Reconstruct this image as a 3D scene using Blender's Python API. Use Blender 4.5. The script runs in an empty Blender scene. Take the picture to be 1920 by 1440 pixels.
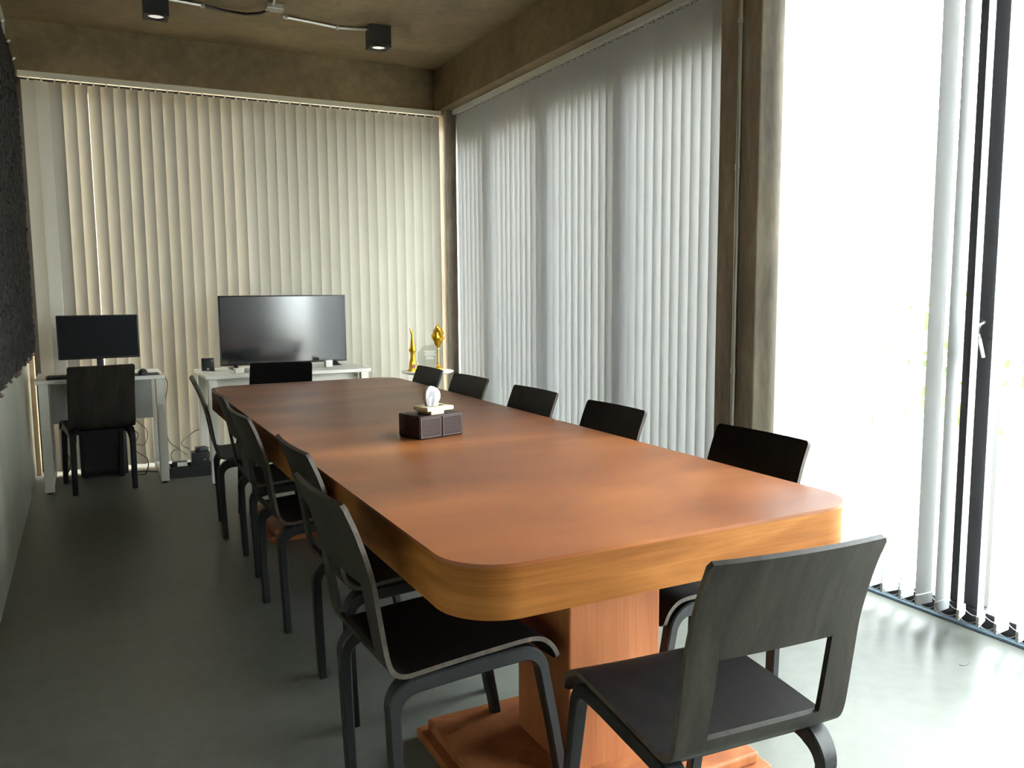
import bpy, bmesh, math, random
from mathutils import Vector, Matrix
random.seed(7)
SC = bpy.context.scene
COL = SC.collection
PI = math.pi

# ------------------------------------------------------------------ camera
CAM_H = 1.2864
def make_camera():
    pitch, roll, yaw = (math.radians(a) for a in (-6.4011, -0.4382, -27.1839))
    f = Vector((-math.sin(yaw)*math.cos(pitch), math.cos(yaw)*math.cos(pitch), math.sin(pitch)))
    r = Vector((math.cos(yaw), math.sin(yaw), 0)); u = r.cross(f)
    r2 = r*math.cos(roll) + u*math.sin(roll); u2 = -r*math.sin(roll) + u*math.cos(roll)
    cd = bpy.data.cameras.new('camera'); cam = bpy.data.objects.new('camera', cd); COL.objects.link(cam)
    cam.matrix_world = Matrix(((r2.x, u2.x, -f.x, 0), (r2.y, u2.y, -f.y, 0), (r2.z, u2.z, -f.z, CAM_H), (0, 0, 0, 1)))
    cd.sensor_width = 36; cd.lens = 36*1556.863/1920; cd.clip_start = 0.02; cd.clip_end = 300
    SC.camera = cam
make_camera()

# ------------------------------------------------------------------ sky, sun, exposure
SKY = 37.0
w = bpy.data.worlds.new('world'); SC.world = w; w.use_nodes = True
bg = w.node_tree.nodes['Background']; bg.inputs[0].default_value = (0.92, 0.96, 1.0, 1); bg.inputs[1].default_value = SKY
sd = bpy.data.lights.new('sun', 'SUN'); sd.energy = 22.0; sd.color = (1, 0.88, 0.72); sd.angle = math.radians(1.5)
sun = bpy.data.objects.new('sun', sd); COL.objects.link(sun)
sun.rotation_euler = Vector((-0.10, 0.24, 0.966)).to_track_quat('Z', 'Y').to_euler()
vs = SC.view_settings
vs.view_transform = 'Standard'; vs.look = 'None'; vs.gamma = 1; vs.use_curve_mapping = False; vs.exposure = 0.0

# ------------------------------------------------------------------ helpers
class MB:
    def __init__(s): s.bm = bmesh.new()
    def box(s, x0, x1, y0, y1, z0, z1, bev=0, seg=2):
        vs_ = [s.bm.verts.new((x, y, z)) for z in (z0, z1) for y in (y0, y1) for x in (x0, x1)]
        fs = [s.bm.faces.new([vs_[i] for i in q]) for q in ((0, 2, 3, 1), (4, 5, 7, 6), (0, 1, 5, 4), (2, 6, 7, 3), (0, 4, 6, 2), (1, 3, 7, 5))]
        if bev:
            es = list({e for f in fs for e in f.edges})
            bmesh.ops.bevel(s.bm, geom=es, offset=bev, segments=seg, affect='EDGES', profile=0.5)
        return s
    def faces(s, verts, faces):
        v = [s.bm.verts.new(p) for p in verts]
        for f in faces:
            try: s.bm.faces.new([v[i] for i in f])
            except ValueError: pass
        return s
    def lathe(s, prof, cx=0, cy=0, n=24, sx=1, sy=1):
        rings = []
        for r, z in prof:
            if r < 1e-5: rings.append([s.bm.verts.new((cx, cy, z))])
            else: rings.append([s.bm.verts.new((cx+sx*r*math.cos(2*PI*i/n), cy+sy*r*math.sin(2*PI*i/n), z)) for i in range(n)])
        for a, b in zip(rings, rings[1:]):
            for i in range(n):
                j = (i+1) % n
                q = [a[i % len(a)], a[j % len(a)], b[j % len(b)], b[i % len(b)]]
                q2 = []
                for v in q:
                    if v not in q2: q2.append(v)
                if len(q2) > 2:
                    try: s.bm.faces.new(q2)
                    except ValueError: pass
        for ring in (rings[0], rings[-1]):
            if len(ring) > 2:
                try: s.bm.faces.new(ring)
                except ValueError: pass
        return s
    def tube(s, pts, r, n=8):
        pts = [Vector(p) for p in pts]; rings = []
        for i, p in enumerate(pts):
            t = (pts[min(i+1, len(pts)-1)] - pts[max(i-1, 0)]).normalized()
            a = t.cross(Vector((0, 0, 1)))
            if a.length < 1e-3: a = Vector((1, 0, 0))
            a.normalize(); b = t.cross(a)
            rr = r(i/(len(pts)-1)) if callable(r) else r
            rings.append([s.bm.verts.new(p + rr*(math.cos(2*PI*k/n)*a + math.sin(2*PI*k/n)*b)) for k in range(n)])
        for A, B in zip(rings, rings[1:]):
            for k in range(n):
                s.bm.faces.new((A[k], A[(k+1) % n], B[(k+1) % n], B[k]))
        s.bm.faces.new(rings[0][::-1]); s.bm.faces.new(rings[-1])
        return s
    def prism(s, outline, z0, z1, bev=0, seg=2):
        a = [s.bm.verts.new((x, y, z0)) for x, y in outline]; b = [s.bm.verts.new((x, y, z1)) for x, y in outline]
        n = len(a)
        f0 = s.bm.faces.new(a[::-1]); f1 = s.bm.faces.new(b)
        for i in range(n): s.bm.faces.new((a[i], a[(i+1) % n], b[(i+1) % n], b[i]))
        if bev:
            bmesh.ops.bevel(s.bm, geom=list(f0.edges)+list(f1.edges), offset=bev, segments=seg, affect='EDGES', profile=0.5)
        return s
    def mesh(s, name, mat, smooth=False, angle=None):
        bmesh.ops.recalc_face_normals(s.bm, faces=s.bm.faces)
        me = bpy.data.meshes.new(name); s.bm.to_mesh(me); s.bm.free()
        if mat: me.materials.append(mat)
        if smooth:
            me.polygons.foreach_set('use_smooth', [True]*len(me.polygons))
            me.set_sharp_from_angle(angle=math.radians(angle or 40))
        return me
    def build(s, name, mat, parent=None, smooth=False, angle=None):
        return link(name, s.mesh(name, mat, smooth, angle), parent)

def link(name, data, parent=None):
    o = bpy.data.objects.new(name, data); COL.objects.link(o)
    if parent: o.parent = parent
    return o
def tag(o, label, cat, group=None):
    o['label'] = label; o['category'] = cat
    if group: o['group'] = group
    return o
def thing(name, label, cat, loc=(0, 0, 0), rz=0, group=None):
    o = link(name, None); o.location = loc; o.rotation_euler = (0, 0, rz); o.empty_display_size = 0.1
    return tag(o, label, cat, group)
def struct(o, label=None):
    o['kind'] = 'structure'
    if label: o['label'] = label
    return o
def copy_tree(o, parent=None):
    c = o.copy(); COL.objects.link(c); c.parent = parent
    for ch in o.children: copy_tree(ch, c)
    return c

# ------------------------------------------------------------------ materials
def mat(name):
    m = bpy.data.materials.new(name); m.use_nodes = True
    return m, m.node_tree.nodes, m.node_tree.links, m.node_tree.nodes['Principled BSDF']
def plain(name, col, rough=0.5, metal=0, spec=0.5, bump=0, bscale=60, coat=0):
    m, n, l, b = mat(name)
    b.inputs['Base Color'].default_value = (*col, 1); b.inputs['Roughness'].default_value = rough
    b.inputs['Metallic'].default_value = metal; b.inputs['Specular IOR Level'].default_value = spec
    b.inputs['Coat Weight'].default_value = coat
    if bump:
        tc = n.new('ShaderNodeTexCoord'); t = n.new('ShaderNodeTexNoise'); t.inputs['Scale'].default_value = bscale; t.inputs['Detail'].default_value = 4
        bp = n.new('ShaderNodeBump'); bp.inputs['Strength'].default_value = bump; bp.inputs['Distance'].default_value = 0.01
        l.new(tc.outputs['Object'], t.inputs['Vector']); l.new(t.outputs['Fac'], bp.inputs['Height']); l.new(bp.outputs['Normal'], b.inputs['Normal'])
    return m
def ramp(n, stops):
    r = n.new('ShaderNodeValToRGB'); e = r.color_ramp.elements
    while len(e) < len(stops): e.new(0.5)
    for el, (p, c) in zip(e, stops): el.position = p; el.color = (*c, 1)
    return r
def mottled(name, stops, scale=(1, 1, 1), nscale=2.2, rough=(0.5, 0.6), fine=18, bump=0.15, detail=8, spec=0.5, dist=1.2, finew=0.3):
    """noise-mottled mineral surface: large clouds mixed with fine speckle"""
    m, n, l, b = mat(name)
    tc = n.new('ShaderNodeTexCoord'); mp = n.new('ShaderNodeMapping'); mp.inputs['Scale'].default_value = scale
    l.new(tc.outputs['Object'], mp.inputs['Vector'])
    t1 = n.new('ShaderNodeTexNoise'); t1.inputs['Scale'].default_value = nscale; t1.inputs['Detail'].default_value = detail; t1.inputs['Roughness'].default_value = 0.6; t1.inputs['Distortion'].default_value = dist
    t2 = n.new('ShaderNodeTexNoise'); t2.inputs['Scale'].default_value = fine; t2.inputs['Detail'].default_value = 6
    for t in (t1, t2): l.new(mp.outputs['Vector'], t.inputs['Vector'])
    mx = n.new('ShaderNodeMix'); mx.inputs[0].default_value = finew
    l.new(t1.outputs['Fac'], mx.inputs[2]); l.new(t2.outputs['Fac'], mx.inputs[3])
    r = ramp(n, stops); l.new(mx.outputs[0], r.inputs['Fac']); l.new(r.outputs['Color'], b.inputs['Base Color'])
    mr = n.new('ShaderNodeMapRange'); mr.inputs['To Min'].default_value = rough[0]; mr.inputs['To Max'].default_value = rough[1]
    mr.inputs['From Min'].default_value = 0.3; mr.inputs['From Max'].default_value = 0.7
    l.new(t1.outputs['Fac'], mr.inputs['Value']); l.new(mr.outputs[0], b.inputs['Roughness'])
    b.inputs['Specular IOR Level'].default_value = spec
    if bump:
        bp = n.new('ShaderNodeBump'); bp.inputs['Strength'].default_value = bump; bp.inputs['Distance'].default_value = 0.01
        l.new(mx.outputs[0], bp.inputs['Height']); l.new(bp.outputs['Normal'], b.inputs['Normal'])
    return m
M = {}
M['concrete'] = mottled('raw_concrete', [(0.3, (0.080, 0.056, 0.026)), (0.5, (0.152, 0.110, 0.053)), (0.7, (0.24, 0.178, 0.090))], nscale=1.6)
M['column'] = mottled('column_concrete', [(0.3, (0.14, 0.115, 0.082)), (0.5, (0.24, 0.198, 0.145)), (0.7, (0.38, 0.32, 0.24))], scale=(3, 3, 0.7), nscale=1.8, rough=(0.6, 0.75))
M['floor'] = mottled('polished_concrete', [(0.3, (0.10, 0.104, 0.09)), (0.5, (0.145, 0.15, 0.13)), (0.72, (0.19, 0.193, 0.17))], nscale=1.1, rough=(0.30, 0.40), bump=0, finew=0.25, spec=0.28, dist=0.3, detail=5)
M['plaster'] = mottled('grey_plaster', [(0.3, (0.26, 0.26, 0.205)), (0.55, (0.37, 0.37, 0.30)), (0.75, (0.46, 0.46, 0.385))], scale=(1, 1.5, 0.5), nscale=1.5, rough=(0.45, 0.6), bump=0.04)
M['darkwall'] = mottled('dark_grey_paint', [(0.3, (0.03, 0.03, 0.03)), (0.7, (0.05, 0.05, 0.048))], nscale=1.5, bump=0.03)
M['ground'] = mottled('paving_outside', [(0.3, (0.22, 0.20, 0.16)), (0.7, (0.30, 0.27, 0.21))], nscale=1.5)
M['tanwall'] = mottled('tan_render', [(0.3, (0.50, 0.38, 0.26)), (0.7, (0.60, 0.47, 0.33))], nscale=1.0)
M['leaf'] = mottled('hedge_leaves', [(0.35, (0.06, 0.12, 0.03)), (0.6, (0.16, 0.26, 0.07)), (0.8, (0.30, 0.40, 0.14))], nscale=9, rough=(0.5, 0.7))

def wood(name, stops, scale, rough, coat=0.0, bump=0.03, coat_rough=0.2, spec=0.5):
    m, n, l, b = mat(name)
    tc = n.new('ShaderNodeTexCoord'); mp = n.new('ShaderNodeMapping'); mp.inputs['Scale'].default_value = scale
    l.new(tc.outputs['Object'], mp.inputs['Vector'])
    t1 = n.new('ShaderNodeTexNoise'); t1.inputs['Scale'].default_value = 1.0; t1.inputs['Detail'].default_value = 7; t1.inputs['Distortion'].default_value = 0.8
    t2 = n.new('ShaderNodeTexNoise'); t2.inputs['Scale'].default_value = 9.0; t2.inputs['Detail'].default_value = 4
    mp2 = n.new('ShaderNodeMapping'); mp2.inputs['Scale'].default_value = tuple(c*(1.6 if c > 3 else .25) for c in scale); l.new(tc.outputs['Object'], mp2.inputs['Vector'])
    l.new(mp.outputs['Vector'], t1.inputs['Vector']); l.new(mp2.outputs['Vector'], t2.inputs['Vector'])
    mx = n.new('ShaderNodeMix'); mx.inputs[0].default_value = 0.25; l.new(t1.outputs['Fac'], mx.inputs[2]); l.new(t2.outputs['Fac'], mx.inputs[3])
    r = ramp(n, stops); l.new(mx.outputs[0], r.inputs['Fac']); l.new(r.outputs['Color'], b.inputs['Base Color'])
    b.inputs['Roughness'].default_value = rough; b.inputs['Coat Weight'].default_value = coat; b.inputs['Coat Roughness'].default_value = coat_rough
    b.inputs['Specular IOR Level'].default_value = spec
    bp = n.new('ShaderNodeBump'); bp.inputs['Strength'].default_value = bump; bp.inputs['Distance'].default_value = 0.005
    l.new(t2.outputs['Fac'], bp.inputs['Height']); l.new(bp.outputs['Normal'], b.inputs['Normal'])
    return m
M['table_top'] = wood('table_top_wood', [(0.3, (0.11, 0.034, 0.012)), (0.5, (0.225, 0.072, 0.022)), (0.7, (0.38, 0.14, 0.044))], (0.9, 2.2, 2.5), 0.34, spec=0.24)
M['table_edge'] = wood('table_edge_wood', [(0.3, (0.145, 0.048, 0.009)), (0.5, (0.225, 0.083, 0.018)), (0.7, (0.31, 0.128, 0.032))], (2.0, 2.0, 14), 0.55, spec=0.08)
M['pedestal'] = wood('pedestal_wood', [(0.3, (0.20, 0.062, 0.023)), (0.5, (0.285, 0.097, 0.037)), (0.7, (0.37, 0.14, 0.056))], (9, 9, 0.8), 0.5, spec=0.15)
M['chair'] = wood('black_stained_wood_lit', [(0.3, (0.010, 0.0093, 0.0076)), (0.5, (0.022, 0.0195, 0.0155)), (0.75, (0.039, 0.034, 0.026))], (22, 4, 4), 0.42, bump=0.06, spec=0.12)  # lit copy of the chair wood: window light on rear faces put into the colour
M['chair_shaded'] = wood('black_matte_wood_shaded', [(0.3, (0.003, 0.0026, 0.0028)), (0.5, (0.005, 0.0043, 0.0045)), (0.75, (0.009, 0.0075, 0.0075))], (22, 4, 4), 0.5, bump=0.06, spec=0.09)  # same wood darkened for seat and front faces, shade put into the colour
M['ply_edge'] = wood('worn_plywood_edge', [(0.3, (0.030, 0.024, 0.018)), (0.6, (0.075, 0.060, 0.045)), (0.75, (0.16, 0.125, 0.09))], (30, 30, 30), 0.45, bump=0.05, spec=0.3)
M['chair_leg'] = wood('black_leg_wood', [(0.3, (0.006, 0.007, 0.008)), (0.7, (0.015, 0.015, 0.015))], (6, 6, 2), 0.42, bump=0.04, spec=0.3)
M['white'] = plain('white_laminate', (0.82, 0.80, 0.72), 0.4)
M['greywhite'] = plain('grey_laminate', (0.42, 0.42, 0.39), 0.5)
M['black'] = plain('black_plastic', (0.012, 0.012, 0.013), 0.45)
M['black_matte'] = plain('black_powdercoat', (0.010, 0.010, 0.011), 0.55, bump=0.05, bscale=200)
M['frame'] = plain('dark_aluminium', (0.022, 0.021, 0.024), 0.4, metal=0.0)
M['screen'] = plain('dark_screen', (0.006, 0.006, 0.007), 0.13, spec=1.0)
M['screen'].node_tree.nodes['Principled BSDF'].inputs['IOR'].default_value = 1.65
M['monitor'] = plain('matte_monitor_screen', (0.004, 0.005, 0.006), 0.45, spec=0.15)
M['steel'] = plain('galvanised_steel', (0.55, 0.55, 0.52), 0.35, metal=0.9)
M['gold'] = plain('polished_gold', (0.56, 0.31, 0.018), 0.3, metal=0.8)
M['pale_gold'] = plain('pale_gold', (0.70, 0.50, 0.24), 0.3, metal=0.7)
M['rail'] = plain('cream_rail', (0.66, 0.62, 0.50), 0.45)
M['rail_white'] = plain('white_rail', (0.62, 0.62, 0.58), 0.45)
M['cream'] = plain('cream_plastic', (0.85, 0.74, 0.47), 0.4)
M['leather'] = plain('brown_leather', (0.040, 0.021, 0.018), 0.42, bump=0.25, bscale=220, spec=0.22)
M['stitch'] = plain('pale_thread', (0.30, 0.22, 0.20), 0.7)
M['tissue'] = plain('tissue_paper', (0.62, 0.61, 0.63), 0.9, bump=0.1, bscale=60)
M['weave'] = plain('charcoal_weave', (0.021, 0.0195, 0.0165), 0.85, spec=0.2, bump=0.4, bscale=150)
M['fringe'] = plain('brown_fringe', (0.13, 0.085, 0.07), 0.9, spec=0.2)
M['cable'] = plain('grey_cable', (0.10, 0.09, 0.08), 0.5)
M['chain'] = plain('bead_chain_plastic', (0.55, 0.55, 0.52), 0.4)
M['spot'] = plain('floor_spot', (0.10, 0.10, 0.10), 0.7)
M['maroon'] = plain('maroon_plaque', (0.16, 0.02, 0.02), 0.4)
M['concrete_dark'] = M['concrete']
def slat_mat(name, col, trans):
    m, n, l, b = mat(name)
    out = n['Material Output']
    b.inputs['Base Color'].default_value = (*col, 1); b.inputs['Roughness'].default_value = 0.6; b.inputs['Specular IOR Level'].default_value = 0.3
    tr = n.new('ShaderNodeBsdfTranslucent'); tr.inputs['Color'].default_value = (0.95, 0.93, 0.88, 1)
    mx = n.new('ShaderNodeMixShader'); mx.inputs[0].default_value = trans
    l.new(b.outputs[0], mx.inputs[1]); l.new(tr.outputs[0], mx.inputs[2]); l.new(mx.outputs[0], out.inputs['Surface'])
    return m
M['slat'] = slat_mat('blind_fabric', (0.41, 0.385, 0.315), 0.021)
M['slat_side'] = slat_mat('blind_fabric_side', (0.56, 0.57, 0.59), 0.031)
def glass_mat():
    m, n, l, b = mat('window_glass')
    out = n['Material Output']
    t = n.new('ShaderNodeBsdfTransparent'); t.inputs[0].default_value = (0.93, 0.96, 0.95, 1)
    g = n.new('ShaderNodeBsdfGlossy'); g.inputs['Roughness'].default_value = 0.02
    lw = n.new('ShaderNodeLayerWeight'); lw.inputs[0].default_value = 0.5
    pw = n.new('ShaderNodeMath'); pw.operation = 'POWER'; pw.inputs[1].default_value = 5; l.new(lw.outputs['Facing'], pw.inputs[0])
    fr = n.new('ShaderNodeMath'); fr.operation = 'MULTIPLY_ADD'; fr.inputs[1].default_value = 0.96; fr.inputs[2].default_value = 0.04; l.new(pw.outputs[0], fr.inputs[0])
    mx = n.new('ShaderNodeMixShader'); l.new(fr.outputs[0], mx.inputs[0]); l.new(t.outputs[0], mx.inputs[1]); l.new(g.outputs[0], mx.inputs[2])
    l.new(mx.outputs[0], out.inputs['Surface'])
    return m
M['glass'] = glass_mat()
def crystal_mat():
    m, n, l, b = mat('crystal')
    b.inputs['Base Color'].default_value = (0.93, 0.98, 0.95, 1); b.inputs['Roughness'].default_value = 0.03
    b.inputs['Transmission Weight'].default_value = 1; b.inputs['IOR'].default_value = 1.2
    return m
M['crystal'] = crystal_mat()
M['frost'] = plain('frosted_engraving', (0.8, 0.82, 0.8), 0.8)
def lens_mat():
    m, n, l, b = mat('lamp_lens')
    b.inputs['Base Color'].default_value = (0.8, 0.8, 0.75, 1); b.inputs['Emission Color'].default_value = (1, 0.97, 0.88, 1); b.inputs['Emission Strength'].default_value = 0.6
    return m
M['lens'] = lens_mat()

# ------------------------------------------------------------------ room shell
XL, XB, YF, YN, ZC = -0.361, 2.87, 6.755, -2.0, 3.146
XG = 2.99       # glass plane of the side windows
struct(MB().box(XL-0.14, 3.10, YN-0.14, 6.98, -0.12, 0).build('floor', M['floor']))
struct(MB().box(XL-0.14, 3.22, YN-0.14, 6.98, ZC, ZC+0.16).build('ceiling', M['concrete']))
struct(MB().box(XL-0.14, XL, YN-0.14, 6.98, 0, ZC).build('wall_left', M['plaster']))
struct(MB().box(XL, 3.10, YN-0.14, YN, 0, ZC).build('wall_back', M['darkwall']))
struct(MB().box(XL, 3.10, YF, 6.98, 2.79, ZC).build('wall_far_beam', M['concrete']))
struct(MB().box(2.75, 3.10, YN, YF, 2.80, ZC).build('wall_right_beam', M['concrete']))
struct(MB().box(2.918, 3.10, 3.17, 6.62, 2.56, 2.80).build('trim_1', M['concrete']))
struct(MB().box(2.75, 3.10, 2.90, 3.17, 0, 2.80, 0.008).build('wall_right_column', M['column']))
struct(MB().box(2.788, 3.10, 6.62, YF+0.2, 0, 2.80, 0.006).build('wall_corner_column', M['column']))
struct(MB().box(XL, XL+0.03, 6.72, 6.98, 0, 2.79).build('trim_2', M['tanwall']))

def window_side(name, y0, y1, mull, zt, sill=0.07, fr=0.06, mw=0.12, dep=0.035):
    root = struct(link(name, None))
    MB().box(XG-0.045, XG+0.03, y0, y1, 0.0, sill, 0.004).build('frame_sill', M['frame'], root)
    MB().box(XG-0.03, XG+0.03, y0, y1, zt-fr, zt, 0.004).build('frame_head', M['frame'], root)
    ys = [y0+fr/2] + list(mull) + [y1-fr/2]
    for i, y in enumerate(ys):
        hw = fr/2 if i in (0, len(ys)-1) else mw/2
        MB().box(XG-dep, XG+0.035, y-hw, y+hw, sill, zt-fr, 0.004).build('mullion', M['frame'], root)
    for a, b_ in zip(ys, ys[1:]):
        MB().box(XG-0.003, XG+0.003, a+0.02, b_-0.02, sill-0.01, zt-fr+0.01).build('pane', M['glass'], root)
    return root
window_side('window_1', 3.17, 6.62, (4.18, 5.09, 5.98), 2.56, mw=0.16, dep=0.07)
YW = -1.9
struct(MB().box(2.88, 3.10, YN, YW, 0, 2.80).build('wall_right', M['concrete']))
w2 = window_side('window_2', YW, 2.90, (-0.75, 0.60, 1.955), 2.80, mw=0.115)
MB().box(XG-0.05, XG-0.02, 2.045, 2.058, 0.07, 2.74).build('glazing_bead', M['frame'], w2)
MB().box(2.915, XG-0.045, YW, 2.90, 0.0, 0.012, 0.003).build('floor_track', plain('blue_grey_track', (0.16, 0.24, 0.30), 0.4), w2)
hk = MB().tube([(XG-0.04, 1.93, 1.16), (XG-0.075, 1.925, 1.15), (XG-0.08, 1.92, 1.10), (XG-0.05, 1.92, 1.03)], 0.007).build('door_pull', M['steel'], w2, True)
# far window
wf = struct(link('window_3', None))
MB().box(XL+0.03, 2.80, 6.86, 6.93, 0, 0.05, 0.004).build('frame_sill', M['frame'], wf)
MB().box(XL+0.03, 2.80, 6.86, 6.93, 2.73, 2.79, 0.004).build('frame_head', M['frame'], wf)
xs = [XL+0.05, 0.70, 1.73, 2.78]
for x in xs: MB().box(x-0.02, x+0.02, 6.86, 6.93, 0.05, 2.73, 0.004).build('mullion', M['frame'], wf)
for a, b_ in zip(xs, xs[1:]): MB().box(a+0.015, b_-0.015, 6.892, 6.898, 0.04, 2.74).build('pane', M['glass'], wf)

# outdoors
struct(MB().box(-30, 40, -30, 40, -0.25, -0.121).build('exterior_ground', M['ground']))
struct(MB().box(XL-2, 3.9, 6.98, 7.7, ZC, ZC+0.16).build('sun_block_overhang', M['concrete']))  # added unseen slab that keeps sun and sky off the far blind
struct(MB().box(-6, 14, 9.2, 9.4, -0.12, 3.4).build('sky_block_wall', M['tanwall']))  # added wall, set close and tall to cut sky light behind the far blind
def hedge():
    b = MB(); rnd = random.Random(3)
    for i in range(1500):
        x = 7.2 + rnd.uniform(-0.45, 0.45); y = rnd.uniform(-3, 8); z = rnd.uniform(-0.1, 1.25)
        s = rnd.uniform(0.06, 0.13); d = [Vector((rnd.gauss(0, 1), rnd.gauss(0, 1), rnd.gauss(0, 1))).normalized() for _ in range(2)]
        c = Vector((x, y, z)); a = d[0]*s; q = d[0].cross(d[1]).normalized()*s*0.5
        b.faces([c-a, c+q, c+a, c-q], [(0, 1, 2, 3)])
    o = b.build('hedge_foliage', M['leaf']); o['kind'] = 'stuff'; tag(o, 'green leafy hedge growing outside beyond the side windows', 'hedge')
hedge()

# ------------------------------------------------------------------ vertical blinds
def slat_mesh(name, h, m, width=0.089, sag=0.004, nz=1):
    n = 6; v = []; f = []
    for k in range(nz+1):
        for i in range(n+1):
            t = i/n*2-1
            v.append((t*width/2, sag*(1-t*t), -h*k/nz))
    for k in range(nz):
        for i in range(n):
            a = k*(n+1)+i; f.append((a, a+1, a+n+2, a+n+1))
    b = MB(); b.faces(v, f)
    return b.mesh(name, m, True, 60)
def hanger_mesh():
    b = MB(); b.box(-0.006, 0.006, -0.003, 0.003, -0.012, 0.012); return b.mesh('slat_hanger', M['chain'])
HANG = hanger_mesh()
def weight_mesh():
    b = MB(); b.box(-0.0445, 0.0445, -0.003, 0.008, -0.042, 0.0, 0.003); return b.mesh('bottom_weight', M['slat_side'])
WEIGHT = weight_mesh()

def blind(label, p0, p1, ztop, zbot, m, mrail, base_ang, ang_fn, pitch=0.0795, weights=False, chain=False, sway=0.0, rail=0.04, drawn=None):
    p0 = Vector(p0); p1 = Vector(p1); L = (p1-p0).length; d = (p1-p0)/L
    rz = math.atan2(d.y, d.x)
    root = thing('vertical_blind', label, 'blind', (p0.x, p0.y, 0), rz, None)
    MB().box(-0.02, L+0.02, -0.02, 0.02, ztop-rail, ztop, 0.004).build('headrail', mrail, root)
    MB().box(-0.02, L+0.02, -0.026, -0.02, ztop-rail-0.002, ztop-rail+0.008).build('headrail_lip', mrail, root)
    LS = drawn or L; n = int(round(LS/pitch)); zt = ztop-rail-0.016; h = zt-zbot
    sm = slat_mesh('slat', h, m)
    rnd = random.Random(int(L*100))
    ends = []
    for i in range(n):
        x = (i+0.5)*LS/n
        a = base_ang + ang_fn(i, n, x, rnd)
        s = link('slat', sm, root); s.location = (x, 0, zt)
        s.rotation_euler = (rnd.uniform(-1, 1)*sway*0.3, rnd.uniform(-1, 1)*sway, a)
        hg = link('slat_hanger', HANG, root); hg.location = (x, 0, zt+0.006)
        if weights:
            wg = link('bottom_weight', WEIGHT, s); wg.location = (0, 0, -h-0.001)
        ends.append((x, a))
    if chain:
        for side in (-1, 1):
            b = MB()
            for (xa, aa), (xb, ab) in zip(ends, ends[1:]):
                A = Vector((xa+side*0.044*math.cos(aa), side*0.044*math.sin(aa), zbot-0.018)); B = Vector((xb+side*0.044*math.cos(ab), side*0.044*math.sin(ab), zbot-0.018))
                pts = []
                for k in range(7):
                    t = k/6; p = A.lerp(B, t); p.z -= 0.018*(1-(2*t-1)**2); pts.append(p)
                b.tube(pts, 0.0016, 5)
            b.build('bead_chain', M['chain'], root, True)
    return root
# far wall: rail along +X
def far_ang(i, n, x, r):
    if i == 0: return math.radians(2)
    if i == 1: return math.radians(30)
    if i < 18: return math.radians(-17+r.uniform(-6, 6))
    return math.radians(r.uniform(-2, 2))
blind('closed cream vertical blind hanging across the end wall behind the television', (-0.285, 6.695, 0), (2.758, 6.695, 0), 2.795, 0.022, M['slat'], M['rail'], math.radians(-6), far_ang, sway=0.0012)
def side_ang(i, n, x, r):
    if i == 0: return math.radians(-60)
    return math.radians(r.uniform(-3, 3))
blind('closed white vertical blind along the side windows between corner and concrete column', (XB, 6.60, 0), (XB, 3.19, 0), 2.80, 0.035, M['slat_side'], M['rail_white'], math.radians(22), side_ang, sway=0.001)
def open_ang(i, n, x, r):
    return math.radians(r.uniform(-7, 7)) + (math.radians(14) if i in (12, 13) else 0)
blind('open white vertical blind in front of the sliding glass door beside the concrete column', (XB, 2.885, 0), (XB, YW+0.03, 0), 2.80, 0.095, M['slat_side'], M['rail_white'], math.radians(-90), open_ang, weights=True, chain=True, drawn=1.95)

# ------------------------------------------------------------------ wall hanging
def hanging():
    root = thing('wall_hanging', 'dark woven rope wall hanging with knobbly surface on the plaster wall', 'wall hanging', (XL, 0, 0))
    y0, y1, z0, z1 = -0.5, 6.52, 0.90, 2.78
    MB().box(0.004, 0.034, y0, y1, z0, z1).build('backing', M['weave'], root)
    b = MB(); rnd = random.Random(5)
    py, pz = 0.052, 0.040
    ny = int((y1-y0)/py); nz = int((z1-z0)/pz)
    for i in range(ny):
        for k in range(nz):
            y = y0+(i+0.5)*py; z = z0+(k+0.5+0.5*(i % 2))*pz
            d = rnd.uniform(0.016, 0.030); hy, hz = py*0.47, pz*0.46; x = 0.034
            yy = y+rnd.uniform(-.004, .004); zz = z+rnd.uniform(-.004, .004)
            b.faces([(x, y-hy, z-hz), (x, y+hy, z-hz), (x, y+hy, z+hz), (x, y-hy, z+hz), (x+d*.8, yy-hy*.5, zz-hz*.55), (x+d, yy+hy*.5, zz-hz*.55), (x+d, yy+hy*.5, zz+hz*.55), (x+d*.8, yy-hy*.5, zz+hz*.55)],
                    [(4, 5, 6, 7), (0, 1, 5, 4), (1, 2, 6, 5), (2, 3, 7, 6), (3, 0, 4, 7)])
    o = b.build('woven_knots', M['weave'], root); o['kind'] = 'stuff'
    b = MB()
    for i in range(420):
        if rnd.random() < 0.62: y = rnd.uniform(y0, y1); z = z0+rnd.uniform(-0.022, 0.006)
        else: y = y1+rnd.uniform(-0.004, 0.02); z = rnd.uniform(z0, z1)
        x = rnd.uniform(0.01, 0.055); s = rnd.uniform(0.006, 0.012)
        b.faces([(x-s, y, z), (x+s, y, z), (x, y-s, z), (x, y+s, z), (x, y, z-s), (x, y, z+s)], [(0, 2, 5), (2, 1, 5), (1, 3, 5), (3, 0, 5), (2, 0, 4), (1, 2, 4), (3, 1, 4), (0, 3, 4)])
    o = b.build('fringe', M['fringe'], root); o['kind'] = 'stuff'
    for i in range(9):
        y = 6.42-i*0.42
        MB().tube([(0.0, y, z1+0.015), (0.05, y, z1+0.018), (0.062, y, z1+0.03)], 0.006).build('hook', M['white'], root, True)
hanging()

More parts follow.
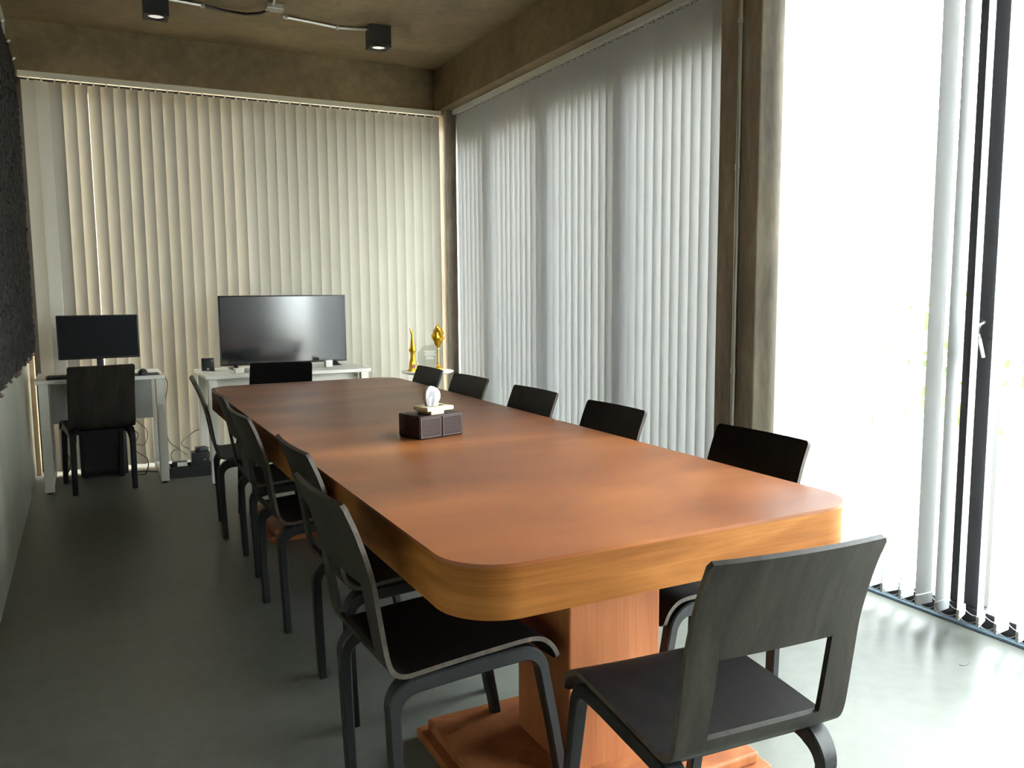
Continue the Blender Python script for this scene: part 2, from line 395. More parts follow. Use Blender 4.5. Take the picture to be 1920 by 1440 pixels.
# ------------------------------------------------------------------ ceiling lamps and conduit
def downlight(x, y, label):
    root = thing('ceiling_spotlight', label, 'ceiling lamp', (x, y, ZC), 0, 'black cube ceiling lamps')
    s, h = 0.072, 0.145
    b = MB()
    b.box(-s, s, -s, s, -h+0.012, 0, 0.003)
    b.build('housing', M['black_matte'], root)
    b = MB(); n = 32; zt = -h; R_ = 0.052
    # bottom plate with a round hole
    outer = []
    for k in range(n):
        a = 2*PI*k/n; c, q = math.cos(a), math.sin(a); m_ = max(abs(c), abs(q)); outer.append((s*c/m_, s*q/m_))
    v = [(p[0], p[1], zt) for p in outer]+[(p[0], p[1], zt+0.012) for p in outer]+[(R_*math.cos(2*PI*k/n), R_*math.sin(2*PI*k/n), zt) for k in range(n)]+[(R_*0.9*math.cos(2*PI*k/n), R_*0.9*math.sin(2*PI*k/n), zt+0.012) for k in range(n)]
    f = []
    for k in range(n):
        j = (k+1) % n
        f += [(k, j, n+j, n+k), (k, j, 2*n+j, 2*n+k), (2*n+k, 2*n+j, 3*n+j, 3*n+k)]
    b.faces(v, f).build('bezel', M['black_matte'], root)
    MB().lathe([(0, -h+0.006), (0.03, -h+0.0065), (0.0485, -h+0.0105), (0.0485, -h+0.0115), (0, -h+0.0118)], n=32).build('lens', M['lens'], root, True)
downlight(1.97, 5.87, 'black cube spotlight on the ceiling nearest the side windows')
downlight(0.51, 5.83, 'black cube spotlight on the ceiling nearest the plaster wall')
cz = ZC-0.0125
cdt = thing('electrical_conduit', 'galvanised conduit and junction box running between the two ceiling spotlights', 'conduit', (0, 0, 0))
MB().tube([(1.90, 5.90, cz), (1.80, 5.935, cz), (1.70, 5.955, cz), (1.31, 5.885, cz)], 0.011).build('pipe', M['steel'], cdt, True)
MB().tube([(0.58, 5.86, cz), (0.80, 5.89, cz)], 0.011).build('pipe', M['steel'], cdt, True)
MB().tube([(0.80, 5.89, cz), (0.95, 5.91, cz-0.008), (1.07, 5.88, cz-0.02), (1.15, 5.80, cz-0.025), (1.19, 5.72, cz-0.02)], 0.009).build('flexible_cable', M['black'], cdt, True)
MB().tube([(1.20, 5.66, cz), (1.16, 5.2, cz), (1.15, 4.0, cz), (1.15, 2.5, cz)], 0.011).build('pipe', M['steel'], cdt, True)
MB().box(1.16, 1.27, 5.66, 5.74, ZC-0.04, ZC-0.001, 0.004).build('junction_box', M['steel'], cdt)
for px_, py_ in ((0.80, 5.89), (1.70, 5.955), (1.33, 5.89)):
    MB().box(px_-0.012, px_+0.012, py_-0.018, py_+0.018, ZC-0.026, ZC-0.001, 0.003).build('pipe_clip', M['steel'], cdt)
vc = thing('conduit_pipe', 'thin grey conduit pipe running up the concrete column', 'conduit', (2.737, 3.02, 0))
MB().tube([(0, 0, 0), (0, 0, 1.85)], 0.011, 10).build('pipe', M['steel'], vc, True)
MB().tube([(0, 0, 1.85), (0, 0, 2.80)], 0.011, 10).build('pipe', M['steel'], vc, True)
for z in (0.9, 1.85, 2.5): MB().tube([(0, 0, z-0.012), (0, 0, z+0.012)], 0.0145, 10).build('coupling', M['steel'], vc, True)

# ------------------------------------------------------------------ conference table
def rrect(x0, x1, y0, y1, r, n=10):
    o = []
    for cx, cy, a0 in ((x1-r, y1-r, 0), (x0+r, y1-r, 90), (x0+r, y0+r, 180), (x1-r, y0+r, 270)):
        for k in range(n+1):
            a = math.radians(a0+90*k/n); o.append((cx+r*math.cos(a), cy+r*math.sin(a)))
    return o
TX0, TX1, TY0, TY1 = 0.614, 1.734, 1.417, 5.023
TCX, TCY = (TX0+TX1)/2, (TY0+TY1)/2
tb = thing('conference_table', 'long wooden conference table with rounded corners and two pedestals', 'table', (TCX, TCY, 0))
hx, hy = (TX1-TX0)/2, (TY1-TY0)/2
MB().prism(rrect(-hx, hx, -hy, hy, 0.135), 0.742, 0.75, 0.0025).build('table_top', M['table_top'], tb, True, 30)
MB().prism(rrect(-hx+.001, hx-.001, -hy+.001, hy-.001, 0.134), 0.634, 0.742, 0.002).build('edge_band', M['table_edge'], tb, True, 30)
for s in (-1, 1):
    y = s*1.37
    MB().prism([(a, b+y) for a, b in rrect(-0.14, 0.14, -0.14, 0.14, 0.006, 3)], 0.06, 0.634).build('pedestal', M['pedestal'], tb)
    pl = MB().prism([(a, b+y) for a, b in rrect(-0.36, 0.36, -0.29, 0.29, 0.01, 3)], 0.03, 0.062, 0.008, 3).build('plinth', M['pedestal'], tb)
    MB().prism([(a, b+y) for a, b in rrect(-0.385, 0.385, -0.315, 0.315, 0.01, 3)], 0.0, 0.03, 0.006, 3).build('plinth_step', M['pedestal'], pl)

# ------------------------------------------------------------------ bent plywood chairs
PROF = [(-.112, .836), (-.088, .778), (-.070, .725), (-.052, .659), (-.040, .583), (-.030, .516), (-.021, .466), (-.008, .438), (.018, .4255), (.06, .427), (.142, .433), (.283, .4405), (.345, .442), (.380, .4345), (.406, .414), (.421, .388), (.425, .374)]
def catmull(P, per=8):
    out = []
    for i in range(len(P)-1):
        p0 = P[max(i-1, 0)]; p1 = P[i]; p2 = P[i+1]; p3 = P[min(i+2, len(P)-1)]
        for k in range(per):
            t = k/per
            out.append(tuple(0.5*((2*p1[j]) + (-p0[j]+p2[j])*t + (2*p0[j]-5*p1[j]+4*p2[j]-p3[j])*t*t + (-p0[j]+3*p1[j]-3*p2[j]+p3[j])*t**3) for j in (0, 1)))
    out.append(P[-1]); return out
def resample(P, n):
    L = [0]
    for a, b in zip(P, P[1:]): L.append(L[-1]+math.dist(a, b))
    out = []; j = 0
    for k in range(n+1):
        s = L[-1]*k/n
        while j < len(L)-2 and L[j+1] < s: j += 1
        t = (s-L[j])/max(1e-9, L[j+1]-L[j]); out.append((P[j][0]+(P[j+1][0]-P[j][0])*t, P[j][1]+(P[j+1][1]-P[j][1])*t))
    return out, L[-1]
def chair_shell(solid=False):
    NU, NV = 96, 20
    pr, L = resample(catmull(PROF), NU)
    TH = 0.0115
    # arc position of the bend (split between backrest and seat)
    ib = min(range(NU+1), key=lambda i: abs(pr[i][0]-0.0)+abs(pr[i][1]-.434))
    sOf = lambda i: L*i/NU
    def hw(i):
        z = pr[i][1]; s = sOf(i)
        w_ = 0.200
        if i <= ib: w_ = 0.1955+0.003*((0.83-z)/0.4)
        else: w_ = 0.1985
        r = 0.007
        if s < r: w_ -= r-math.sqrt(max(0, r*r-(r-s)**2))
        e = L-s
        if e < 0.012: w_ -= 0.012-math.sqrt(max(0, 0.012**2-(0.012-e)**2))
        return w_
    # hole limits in the backrest
    i0 = min(range(ib), key=lambda i: abs(pr[i][1]-0.632)); i1 = min(range(ib), key=lambda i: abs(pr[i][1]-0.474))
    vgrid = [-1, -0.975, -0.93, -0.85, -0.745, -0.69, None, -0.60, -0.45, -0.3, -0.15, 0, 0.15, 0.3, 0.45, 0.60, None, 0.69, 0.745, 0.85, 0.93, 0.975, 1]
    vgrid = [v for v in vgrid if v is not None]
    lh = vgrid.index(-0.60)-0; vh0 = -0.64; vgrid[vgrid.index(-0.60)] = -0.66; vgrid[vgrid.index(0.60)] = 0.66
    NVp = len(vgrid); jl = vgrid.index(-0.66); jr = vgrid.index(0.66)
    P = []; 
    for i in range(NU+1):
        y, z = pr[i]; row = []
        c = 0.0
        if i < ib:
            t = (z-0.434)/0.40; c = 0.014*max(0, min(1, t))**0.8
        for v in vgrid:
            x = v*hw(i); row.append(Vector((x, y-c*(1-(x/0.2)**2), z-(0.004*(1-(x/0.2)**2) if i >= ib else 0.0))))
        P.append(row)
    N = [[None]*NVp for _ in range(NU+1)]
    for i in range(NU+1):
        for j in range(NVp):
            du = P[min(i+1, NU)][j]-P[max(i-1, 0)][j]; dv = P[i][min(j+1, NVp-1)]-P[i][max(j-1, 0)]
            N[i][j] = dv.cross(du).normalized()
    F = [[P[i][j]+N[i][j]*TH/2 for j in range(NVp)] for i in range(NU+1)]
    B = [[P[i][j]-N[i][j]*TH/2 for j in range(NVp)] for i in range(NU+1)]
    def part(name, r0, r1):
        b = MB(); bm = b.bm
        hole = lambda i, j: (not solid) and i0 <= i < i1 and jl <= j < jr
        ok = lambda i, j: r0 <= i < r1 and 0 <= j < NVp-1 and not hole(i, j)
        cache = {}
        def V(k, i, j):
            key = (k, i, j)
            if key not in cache: cache[key] = bm.verts.new((F if k == 0 else B)[i][j])
            return cache[key]
        for i in range(r0, r1):
            for j in range(NVp-1):
                if not ok(i, j): continue
                bm.faces.new((V(0, i, j), V(0, i, j+1), V(0, i+1, j+1), V(0, i+1, j))).material_index = 2  # front faces use the darker copy, shade painted in
                bm.faces.new((V(1, i, j), V(1, i+1, j), V(1, i+1, j+1), V(1, i, j+1)))
                for di, dj, e in ((-1, 0, ((i, j), (i, j+1))), (1, 0, ((i+1, j), (i+1, j+1))), (0, -1, ((i, j), (i+1, j))), (0, 1, ((i, j+1), (i+1, j+1)))):
                    if ok(i+di, j+dj): continue
                    if (di == -1 and i == r0 and r0 > 0) or (di == 1 and i+1 == r1 and r1 < NU): continue
                    a, c_ = e
                    bm.faces.new((V(0, *a), V(0, *c_), V(1, *c_), V(1, *a))).material_index = 1 if dj and not (0 < j < NVp-2) else 0
        me = b.mesh(name, M['chair' if name == 'backrest' else 'chair_shaded'], True, 50); me.materials.append(M['ply_edge']); me.materials.append(M['chair_shaded']); return me
    return part('backrest', 0, ib), part('seat', ib, NU)
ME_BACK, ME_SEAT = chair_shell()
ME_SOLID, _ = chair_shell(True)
def planar_sweep(name, path, xin, xout, thick, wide, m):
    """sweep a chamfered rectangle along (y,z) path; thick(t) in plane, lateral from xout inward by wide(t)"""
    b = MB(); rings = []; n = len(path); sgn = 1 if xout > 0 else -1
    for i, p in enumerate(path):
        a = path[max(i-1, 0)]; c = path[min(i+1, n-1)]
        t = Vector((c[0]-a[0], c[1]-a[1])).normalized(); nn = Vector((-t.y, t.x))
        s = i/(n-1); th = thick(s)/2; wd = wide(s); ch = 0.004
        x1 = xout; x0 = xout-sgn*wd
        lo, hi = min(x0, x1), max(x0, x1)
        sec = [(lo+ch, -th), (hi-ch, -th), (hi, -th+ch), (hi, th-ch), (hi-ch, th), (lo+ch, th), (lo, th-ch), (lo, -th+ch)]
        rings.append([b.bm.verts.new((x, p[0]+nn.x*q, p[1]+nn.y*q)) for x, q in sec])
    for A, B_ in zip(rings, rings[1:]):
        for k in range(8): b.bm.faces.new((A[k], A[(k+1) % 8], B_[(k+1) % 8], B_[k]))
    b.bm.faces.new(rings[0]); b.bm.faces.new(rings[-1])
    return b.mesh(name, m, True, 35)
def arc(cx, cz, r, a0, a1, n=8):
    return [(cx+r*math.cos(math.radians(a0+(a1-a0)*k/n)), cz+r*math.sin(math.radians(a0+(a1-a0)*k/n))) for k in range(n+1)]
def chair_legs():
    out = []
    rear = [(0.004, 0.0), (0.0, 0.12), (-0.004, 0.24), (-0.006, 0.335)] + arc(0.049, 0.3395, 0.055, 180, 96, 10)
    rail = [rear[-1], (0.10, 0.3975), (0.18, 0.4010), (0.26, 0.4045), (0.312, 0.4065)]
    front_c = arc(0.326, 0.3425, 0.0625, 92, 14, 10)
    rail[-1] = front_c[0]
    front = front_c + [(0.400, 0.29), (0.418, 0.20), (0.436, 0.10), (0.453, 0.0)]
    for s in (-1, 1):
        xo = s*0.194
        out.append(planar_sweep('leg', rear, 0, xo, lambda t: 0.026+0.014*min(1, t*1.3), lambda t: 0.032+0.013*min(1, t*1.3), M['chair_leg']))
        out.append(planar_sweep('side_rail', rail, 0, xo, lambda t: 0.038, lambda t: 0.045, M['chair_leg']))
        out.append(planar_sweep('leg', front, 0, xo, lambda t: 0.038-0.012*t, lambda t: 0.045-0.013*t, M['chair_leg']))
    for y, z in ((0.07, 0.394), (0.30, 0.405)):
        b = MB(); b.box(-0.155, 0.155, y-0.02, y+0.02, z-0.011, z+0.011, 0.002); out.append(b.mesh('cross_rail', M['chair_leg']))
    return out
CHAIR_LEGS = chair_legs()
GRP = 'black plywood chairs around the conference table'
def make_chair(label, x, y, rot, group=GRP, back=None):
    """rot: heading in degrees, 0 faces +Y; x,y is the bend line between seat and back"""
    c = thing('plywood_chair', label, 'chair', (x, y, 0), math.radians(rot), group)
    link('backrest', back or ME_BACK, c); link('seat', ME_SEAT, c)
    for me in CHAIR_LEGS: link(me.name.split('.')[0], me, c)
    return c
W_ = 'black plywood chair, {} from the television end on the {} side of the table'
# plaster wall side, facing +X
for (lab, x, y, r) in (('first', 0.612, 4.68, -94), ('second', 0.640, 3.97, -91), ('third', 0.615, 3.28, -88), ('fourth', 0.645, 2.49, -89), ('fifth', 0.572, 1.895, -88)):
    make_chair(W_.format(lab, 'plaster wall'), x, y, r)
for (lab, x, y, r) in (('first', 1.70, 4.59, 90), ('second', 1.71, 4.02, 93), ('third', 1.725, 3.335, 92), ('fourth', 1.73, 2.69, 91), ('fifth', 1.775, 1.945, 91)):
    make_chair(W_.format(lab, 'side window'), x, y, r)
make_chair('black plywood chair with open back at the table end facing the television', 1.098, 1.132, -4.3)
make_chair('black plywood chair at the table end with its back to the television', 1.08, 5.335, 180-20)
make_chair('black solid-backed chair pulled up to the white desk with the computer monitor', 0.066, 5.95, 8, None, ME_SOLID)

# ------------------------------------------------------------------ tissue box
tbx = thing('tissue_box', 'dark brown leather tissue box with cream lid standing on the conference table', 'tissue box', (1.137, 2.885, 0.75), math.radians(13.5))
BW, BD, BH = 0.196, 0.138, 0.086
MB().box(-BW/2, BW/2, -BD/2, BD/2, 0, BH, 0.004).build('body', M['leather'], tbx, True, 40)
for s in (-1, 1):
    x0 = s*BW/4; hw_ = BW/4-0.003
    pn = MB().box(x0-hw_, x0+hw_, -BD/2-0.003, -BD/2+0.001, 0.004, BH-0.006, 0.0012).build('leather_panel', M['leather'], tbx)
    b = MB(); q = 0.004
    for k in range(24):
        t = -hw_+q+(2*hw_-2*q)*k/23
        for z in (0.004+q, BH-0.006-q): b.box(x0+t-0.0012, x0+t+0.0012, -BD/2-0.0036, -BD/2-0.003, z-0.0005, z+0.0005)
    for k in range(22):
        z = 0.004+q+(BH-0.010-2*q)*k/21
        for t in (-hw_+q, hw_-q): b.box(x0+t-0.0005, x0+t+0.0005, -BD/2-0.0036, -BD/2-0.003, z-0.001, z+0.001)
    b.build('stitching', M['stitch'], pn)
lid = MB()
lid.box(-0.058, 0.062, -0.064, -0.035, BH+0.012, BH+0.028, 0.004); lid.box(-0.058, 0.062, 0.010, 0.03, BH+0.012, BH+0.028, 0.004)
lid.box(-0.058, -0.03, -0.05, 0.02, BH+0.012, BH+0.027, 0.003); lid.box(0.045, 0.062, -0.05, 0.02, BH+0.012, BH+0.027, 0.003)
lid.box(-0.04, 0.018, -0.062, 0.028, BH, BH+0.014, 0.002)
lid.build('lid', M['cream'], tbx, True, 40)
def tissue():
    b = MB(); n = 16; rows = []; rnd = random.Random(11)
    prof = [(0.016, 0), (0.020, 0.012), (0.026, 0.026), (0.030, 0.042), (0.031, 0.058), (0.028, 0.070), (0.019, 0.080), (0.008, 0.086)]
    for k, (r, dz) in enumerate(prof):
        row = []
        for i in range(n):
            a = 2*PI*i/n
            f = 1+0.10*math.cos(2*a+0.6)+0.10*math.cos(5*a+0.35*k)+rnd.uniform(-0.07, 0.07)
            row.append((-0.012+0.10*dz+r*f*math.cos(a), -0.018+0.75*r*f*math.sin(a), BH+0.014+dz+0.14*r*math.cos(a-2.6)*k/4))
        rows.append(row)
    m_ = len(prof)-1
    v = [p for r_ in rows for p in r_]+[(-0.003, -0.018, rows[-1][0][2]+0.001)]
    f = [(k*n+i, k*n+(i+1) % n, (k+1)*n+(i+1) % n, (k+1)*n+i) for k in range(m_) for i in range(n)]
    f += [(m_*n+i, m_*n+(i+1) % n, (m_+1)*n) for i in range(n)]
    b.faces(v, f).build('tissue', M['tissue'], tbx)
tissue()

# ------------------------------------------------------------------ computer desk and things on it
DZ = 0.74
dk = thing('computer_desk', 'white desk with grey front panel carrying the computer monitor', 'desk', (0.08, 6.03, 0))
MB().box(-0.385, 0.385, 0, 0.57, DZ-0.025, DZ, 0.003).build('desk_top', M['white'], dk)
for x in (-0.365, 0.325):
    for y in (0.005, 0.51): MB().box(x-0.0, x+0.055, y, y+0.05, 0.012, DZ-0.025, 0.003).build('leg', M['white'], dk)
    MB().box(x+0.004, x+0.051, 0.055, 0.51, 0.02, 0.06, 0.003).build('foot_rail', M['white'], dk)
    for y in (0.03, 0.535): MB().lathe([(0.018, 0), (0.018, 0.012)], x+0.027, y, 12).build('glide', M['black'], dk)
MB().box(-0.31, 0.325, 0.42, 0.438, 0.40, DZ-0.025, 0.002).build('modesty_panel', M['greywhite'], dk)
mn = thing('computer_monitor', 'black flat computer monitor on a slim stand on the white desk', 'monitor', (0.084, 6.36, DZ), math.radians(2))
MB().box(-0.252, 0.252, -0.012, 0.022, 0.105, 0.404, 0.006).build('bezel', M['black'], mn, True, 40)
MB().box(-0.244, 0.244, -0.0135, -0.012, 0.120, 0.397).build('screen', M['monitor'], mn)
MB().box(-0.02, 0.02, 0.022, 0.05, 0.02, 0.24, 0.005).build('stand_neck', M['black'], mn, True, 40)
MB().lathe([(0, 0), (0.105, 0), (0.105, 0.008), (0.03, 0.018), (0, 0.018)], 0, 0.04, 32, 1, 0.75).build('stand_base', M['black'], mn, True, 40)
kb = thing('keyboard', 'black computer keyboard lying on the white desk', 'keyboard', (-0.03, 6.13, DZ), math.radians(4))
MB().box(-0.21, 0.21, -0.065, 0.065, 0, 0.016, 0.004).build('body', M['black'], kb, True, 40)
kb_rows = MB()
for r_ in range(5):
    for c_ in range(20): kb_rows.box(-0.2+c_*0.02, -0.183+c_*0.02, -0.055+r_*0.022, -0.037+r_*0.022, 0.015, 0.022, 0.002, 1)
o = kb_rows.build('keys', M['black'], kb); o['kind'] = 'stuff'
mp_ = MB().prism(rrect(-0.1, 0.1, -0.08, 0.08, 0.015), 0, 0.004, 0.001).build('mouse_pad', M['black_matte']); mp_.location = (0.335, 6.15, DZ)
tag(mp_, 'thin black mouse pad on the white desk', 'mouse pad')
ms = thing('computer_mouse', 'black computer mouse resting on the mouse pad', 'mouse', (0.335, 6.15, DZ+0.004), math.radians(-15))
b = MB(); bmesh.ops.create_uvsphere(b.bm, u_segments=20, v_segments=12, radius=1)
for v in b.bm.verts: v.co = Vector((v.co.x*0.032, v.co.y*0.056, max(0, v.co.z)*0.036))
b.build('shell', M['black'], ms, True)
MB().lathe([(0, -0.004), (0.009, -0.004), (0.009, 0.004), (0, 0.004)], 0, 0, 12).build('scroll_wheel', M['cable'], ms).location = (0, 0.032, 0.028)
pc = thing('computer_tower', 'black computer tower standing on the floor under the white desk', 'computer', (0.07, 6.53, 0), math.radians(2))
MB().box(-0.15, 0.15, -0.10, 0.10, 0.012, 0.39, 0.006).build('case', M['black'], pc, True, 40)
for x in (-0.12, 0.12):
    for y in (-0.07, 0.07): MB().lathe([(0.014, 0), (0.014, 0.013)], x, y, 10).build('foot', M['black_matte'], pc)
MB().box(-0.13, 0.13, -0.1035, -0.10, 0.05, 0.36, 0.001).build('side_panel', M['black_matte'], pc)

# ------------------------------------------------------------------ television desk
td = thing('television_desk', 'white desk with low back panel carrying the television', 'desk', (1.257, 5.775, 0))
MB().box(-0.567, 0.567, 0, 0.62, DZ-0.024, DZ, 0.003).build('desk_top', M['white'], td)
for x in (-0.55, 0.495):
    for y in (0.01, 0.56): MB().box(x, x+0.055, y, y+0.05, 0.012, DZ-0.024, 0.003).build('leg', M['white'], td)
    for y in (0.035, 0.585): MB().lathe([(0.018, 0), (0.018, 0.012)], x+0.027, y, 12).build('glide', M['black'], td)
MB().box(-0.495, 0.495, 0.09, 0.11, 0.60, DZ-0.024, 0.002).build('apron_panel', M['white'], td)
MB().box(0.45, 0.50, -0.0012, 0, DZ-0.018, DZ-0.008).build('name_badge', M['steel'], td)
tv = thing('television', 'large flat television with thin black frame standing on the white desk', 'television', (1.318, 6.24, DZ), math.radians(0.3))
MB().box(-0.463, 0.463, 0, 0.03, 0.022, 0.527, 0.004).build('bezel', M['black'], tv, True, 40)
MB().box(-0.452, 0.452, -0.0015, 0, 0.036, 0.518).build('screen', M['screen'], tv)
MB().box(-0.30, 0.30, 0.03, 0.06, 0.06, 0.36, 0.01).build('rear_housing', M['black'], tv)
for s in (-1, 1):
    MB().faces([(s*0.33, -0.10, 0), (s*0.40, -0.10, 0), (s*0.40, 0.12, 0), (s*0.33, 0.12, 0), (s*0.35, -0.09, 0.008), (s*0.38, -0.09, 0.008), (s*0.38, 0.11, 0.008), (s*0.35, 0.11, 0.008), (s*0.35, 0.0, 0.028), (s*0.38, 0.0, 0.028), (s*0.38, 0.03, 0.028), (s*0.35, 0.03, 0.028)],
               [(0, 1, 2, 3), (0, 1, 5, 4), (1, 2, 6, 5), (2, 3, 7, 6), (3, 0, 4, 7), (4, 5, 9, 8), (5, 6, 10, 9), (6, 7, 11, 10), (7, 4, 8, 11), (8, 9, 10, 11)]).build('stand_foot', M['black'], tv)
sp = thing('desk_speaker', 'small black cube speaker on the television desk', 'speaker', (0.765, 6.22, DZ), math.radians(-6))
MB().box(-0.043, 0.043, -0.04, 0.04, 0, 0.088, 0.004).build('cabinet', M['black'], sp, True, 40)
MB().lathe([(0, 0), (0.03, 0), (0.026, 0.004), (0.012, 0.002), (0, 0.006)], 0, 0, 20).build('driver', M['black_matte'], sp, True)
sp.children[-1].rotation_euler = (PI/2, 0, 0); sp.children[-1].location = (0, -0.04, 0.055)
MB().box(-0.008, 0.008, -0.0425, -0.04, 0.008, 0.02, 0.001).build('badge', M['steel'], sp)
for lab, x, y, sx, sy, sz, mm in (('small white adapter box on the television desk beside the black speaker', 0.925, 5.90, 0.03, 0.025, 0.034, 'white'), ('flat pale grey box under the television on the desk', 1.02, 5.93, 0.048, 0.03, 0.028, 'greywhite'), ('white upright box between the television stand feet', 1.585, 6.05, 0.026, 0.02, 0.05, 'white')):
    o = thing('small_box', lab, 'box', (x, y, DZ), math.radians(8))
    MB().box(-sx, sx, -sy, sy, 0, sz*0.75, 0.003).build('body', M[mm], o, True, 40)
    MB().box(-sx-0.001, sx+0.001, -sy-0.001, sy+0.001, sz*0.75, sz, 0.003).build('lid', M[mm], o, True, 40)

# ------------------------------------------------------------------ round side table and trophies
RZ = 0.67; RX, RY = 2.375, 6.07
rt = thing('side_table', 'small round white pedestal table holding trophies in the corner', 'side table', (RX, RY, 0))
MB().lathe([(0, RZ-0.022), (0.17, RZ-0.022), (0.20, RZ-0.012), (0.205, RZ-0.004), (0.20, RZ), (0, RZ)], n=40).build('table_top', M['white'], rt, True, 30)
MB().lathe([(0.075, 0.02), (0.06, 0.10), (0.048, 0.30), (0.040, 0.50), (0.038, 0.60), (0.06, RZ-0.022)], n=24).build('pedestal', M['white'], rt, True)
MB().lathe([(0, 0), (0.17, 0), (0.17, 0.01), (0.10, 0.022), (0, 0.022)], n=40).build('base', M['white'], rt, True, 30)
t1 = thing('trophy', 'slender gold trophy with curved beak tip on the round side table', 'trophy', (RX-0.115, RY+0.02, RZ), 0, 'gold trophies')
MB().lathe([(0, 0), (0.042, 0), (0.042, 0.012), (0.034, 0.018), (0.030, 0.05), (0.027, 0.075)], n=6).build('base', M['gold'], t1)
MB().box(-0.016, 0.012, -0.033, -0.026, 0.022, 0.055, 0.001).build('name_plate', M['maroon'], t1)
MB().lathe([(0.027, 0.075), (0.019, 0.10), (0.018, 0.135), (0.022, 0.150), (0.029, 0.158), (0.030, 0.172), (0.022, 0.185), (0.016, 0.21), (0.011, 0.25), (0.006, 0.285), (0.004, 0.29)], n=20).build('body', M['gold'], t1, True)
MB().tube([(0, 0, 0.284), (-0.004, 0, 0.296), (-0.010, 0, 0.308), (-0.017, 0, 0.322), (-0.020, 0, 0.338)], lambda t: 0.008*(1-t)**0.7+0.0015).build('beak', M['gold'], t1, True)
MB().tube([(-0.004, 0, 0.297), (0.004, 0, 0.308), (0.008, 0, 0.318)], lambda t: 0.006*(1-t)+0.001).build('crest', M['gold'], t1, True)
t2 = thing('trophy', 'tall gold trophy with ornate flame bulb on thin stem beside the corner column', 'trophy', (RX+0.125, RY+0.085, RZ), 0, 'gold trophies')
MB().lathe([(0, 0), (0.032, 0), (0.032, 0.012), (0.018, 0.02), (0.022, 0.03), (0.012, 0.042), (0.011, 0.05)], n=16).build('base', M['gold'], t2, True)
MB().lathe([(0.011, 0.05), (0.010, 0.10), (0.011, 0.16), (0.013, 0.17)], n=14).build('stem', M['pale_gold'], t2, True)
b = MB().lathe([(0.006, 0.155), (0.014, 0.18), (0.024, 0.20), (0.033, 0.225), (0.040, 0.25), (0.041, 0.27), (0.036, 0.295), (0.028, 0.315), (0.018, 0.33), (0.010, 0.345), (0, 0.362)], n=24)
for v in b.bm.verts:
    a = math.atan2(v.co.y, v.co.x); k = 1+0.22*math.sin(5*a+v.co.z*95)+0.14*math.sin(9*a-v.co.z*160); v.co.x *= k; v.co.y *= k
b.build('flame_bulb', M['gold'], t2, True)
for s, z, tip in ((1, 0.245, 0.062), (-1, 0.262, 0.058), (1, 0.285, 0.05)):
    MB().tube([(s*0.030, 0, z-0.02), (s*0.045, 0, z-0.008), (s*tip, 0, z+0.016)], lambda t: 0.009*(1-t)+0.001).build('flame_tongue', M['gold'], t2, True)
t3 = thing('crystal_award', 'clear octagonal crystal plaque award between the two gold trophies', 'award', (RX+0.01, RY-0.02, RZ), math.radians(-14))
MB().box(-0.055, 0.055, -0.025, 0.025, 0, 0.02, 0.002).build('base', M['crystal'], t3)
oc = [(0.098*math.cos(math.radians(22.5+45*k)), 0.098*math.sin(math.radians(22.5+45*k))) for k in range(8)]
pl = MB().prism(oc, -0.008, 0.008, 0.004, 1).build('plaque', M['crystal'], t3); pl.rotation_euler = (PI/2, 0, 0); pl.location = (0, 0, 0.108)
for k, (w_, z) in enumerate(((0.09, 0.045), (0.075, 0.032), (0.09, 0.018), (0.05, 0.0), (0.065, -0.012))):
    e = MB().box(-w_/2, w_/2, z-0.0022, z+0.0022, 0.0082, 0.0088).build('engraved_line', M['frost'], pl)

# ------------------------------------------------------------------ floor box with adapters, and cables
fb = thing('cable_tray', 'black open plastic tray on the floor between the two white desks', 'tray', (0.622, 6.23, 0), math.radians(-1.5))
b = MB(); b.box(-0.15, 0.15, -0.09, 0.09, 0, 0.012, 0.002)
b.box(-0.15, 0.15, -0.09, -0.08, 0.012, 0.075, 0.002); b.box(-0.15, 0.15, 0.08, 0.09, 0.012, 0.075, 0.002); b.box(-0.15, -0.14, -0.08, 0.08, 0.012, 0.075, 0.002); b.box(0.14, 0.15, -0.08, 0.08, 0.012, 0.075, 0.002)
b.build('tray_body', M['black'], fb)
ups = thing('backup_power_unit', 'black power supply box standing in the floor tray', 'power unit', (0.685, 6.225, 0.0125), math.radians(-3))
MB().box(-0.062, 0.062, -0.06, 0.06, 0, 0.15, 0.005).build('case', M['black'], ups, True, 40)
MB().box(-0.03, 0.04, -0.0615, -0.06, 0.085, 0.11, 0.001).build('front_panel', M['black_matte'], ups)
MB().lathe([(0, 0), (0.006, 0), (0.005, 0.003), (0, 0.003)], n=12).build('power_light', M['steel'], ups); ups.children[-1].rotation_euler = (PI/2, 0, 0); ups.children[-1].location = (0.025, -0.0615, 0.10)
ad = thing('power_adapter', 'black power adapter lying on top of the power supply box', 'adapter', (0.70, 6.22, 0.1625), math.radians(12))
MB().box(-0.045, 0.03, -0.03, 0.03, 0, 0.035, 0.006).build('brick', M['black'], ad, True, 40)
MB().tube([(0.03, 0, 0.018), (0.045, 0, 0.02)], 0.006).build('strain_relief', M['black'], ad, True)
ad2 = thing('power_adapter', 'black power adapter with white label propped in the floor tray', 'adapter', (0.545, 6.22, 0.0125), math.radians(-6))
MB().box(-0.05, 0.05, -0.03, 0.03, 0, 0.095, 0.005).build('brick', M['black'], ad2, True, 40)
MB().box(-0.015, 0.05, -0.0325, -0.03, 0.062, 0.09, 0.001).build('label_plate', M['white'], ad2)
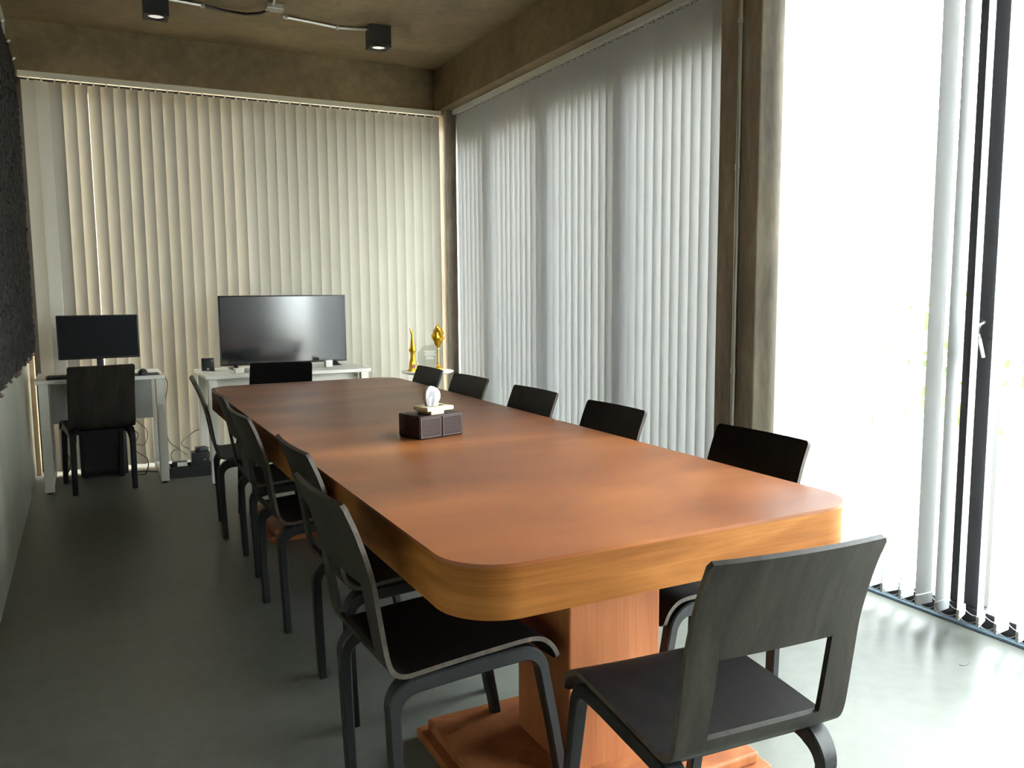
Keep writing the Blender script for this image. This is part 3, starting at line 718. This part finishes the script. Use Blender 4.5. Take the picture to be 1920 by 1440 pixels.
def cable(label, pts, r=0.003, mat_='cable'):
    P = []
    pts3 = [Vector(p) for p in pts]
    for i in range(len(pts3)-1):
        p0 = pts3[max(i-1, 0)]; p1 = pts3[i]; p2 = pts3[i+1]; p3 = pts3[min(i+2, len(pts3)-1)]
        for k in range(8):
            t = k/8; P.append(0.5*((2*p1)+(-p0+p2)*t+(2*p0-5*p1+4*p2-p3)*t*t+(-p0+3*p1-3*p2+p3)*t**3))
    P.append(pts3[-1])
    o = MB().tube(P, r, 6).build('power_cable', M[mat_], None, True); tag(o, label, 'cable', 'loose cables by the end wall')
cable('thin cable looping from the floor tray towards the computer desk', [(0.50, 6.22, 0.11), (0.49, 6.22, 0.16), (0.53, 6.24, 0.19), (0.58, 6.24, 0.16), (0.60, 6.25, 0.14)])
cable('thin cable drooping from the floor tray up to the television desk', [(0.62, 6.26, 0.18), (0.57, 6.30, 0.22), (0.66, 6.38, 0.28), (0.74, 6.41, 0.32), (0.78, 6.41, 0.50), (0.79, 6.408, 0.735)])
cable('thin cable hanging down beside the computer desk leg', [(0.475, 6.40, 0.735), (0.51, 6.45, 0.64), (0.49, 6.46, 0.50), (0.48, 6.44, 0.36), (0.50, 6.42, 0.22), (0.56, 6.35, 0.17)])
cable('cable coiled on the floor under the computer desk', [(0.24, 6.50, 0.33), (0.30, 6.50, 0.28), (0.27, 6.46, 0.18), (0.35, 6.44, 0.10), (0.33, 6.40, 0.006), (0.25, 6.42, 0.006), (0.30, 6.50, 0.006), (0.42, 6.42, 0.006), (0.45, 6.38, 0.006)], 0.004)
cable('cable sagging from the computer desk panel to the tower', [(0.22, 6.49, 0.55), (0.28, 6.49, 0.40), (0.36, 6.48, 0.30), (0.33, 6.48, 0.20), (0.24, 6.50, 0.24)], 0.003)
cable('cable hanging between the computer tower and the plaster wall', [(-0.15, 6.50, 0.42), (-0.18, 6.52, 0.25), (-0.14, 6.50, 0.12), (-0.17, 6.48, 0.006), (-0.12, 6.44, 0.006)], 0.004)
o = MB().prism([(0.02*math.cos(2*PI*k/14)*(1+0.15*math.sin(3*k)), 0.011*math.sin(2*PI*k/14)) for k in range(14)], 0, 0.0015).build('floor_speck', M['spot']); o.location = (2.62, 1.72, 0)
tag(o, 'small dark grey speck on the pale floor beside the open blind', 'debris')
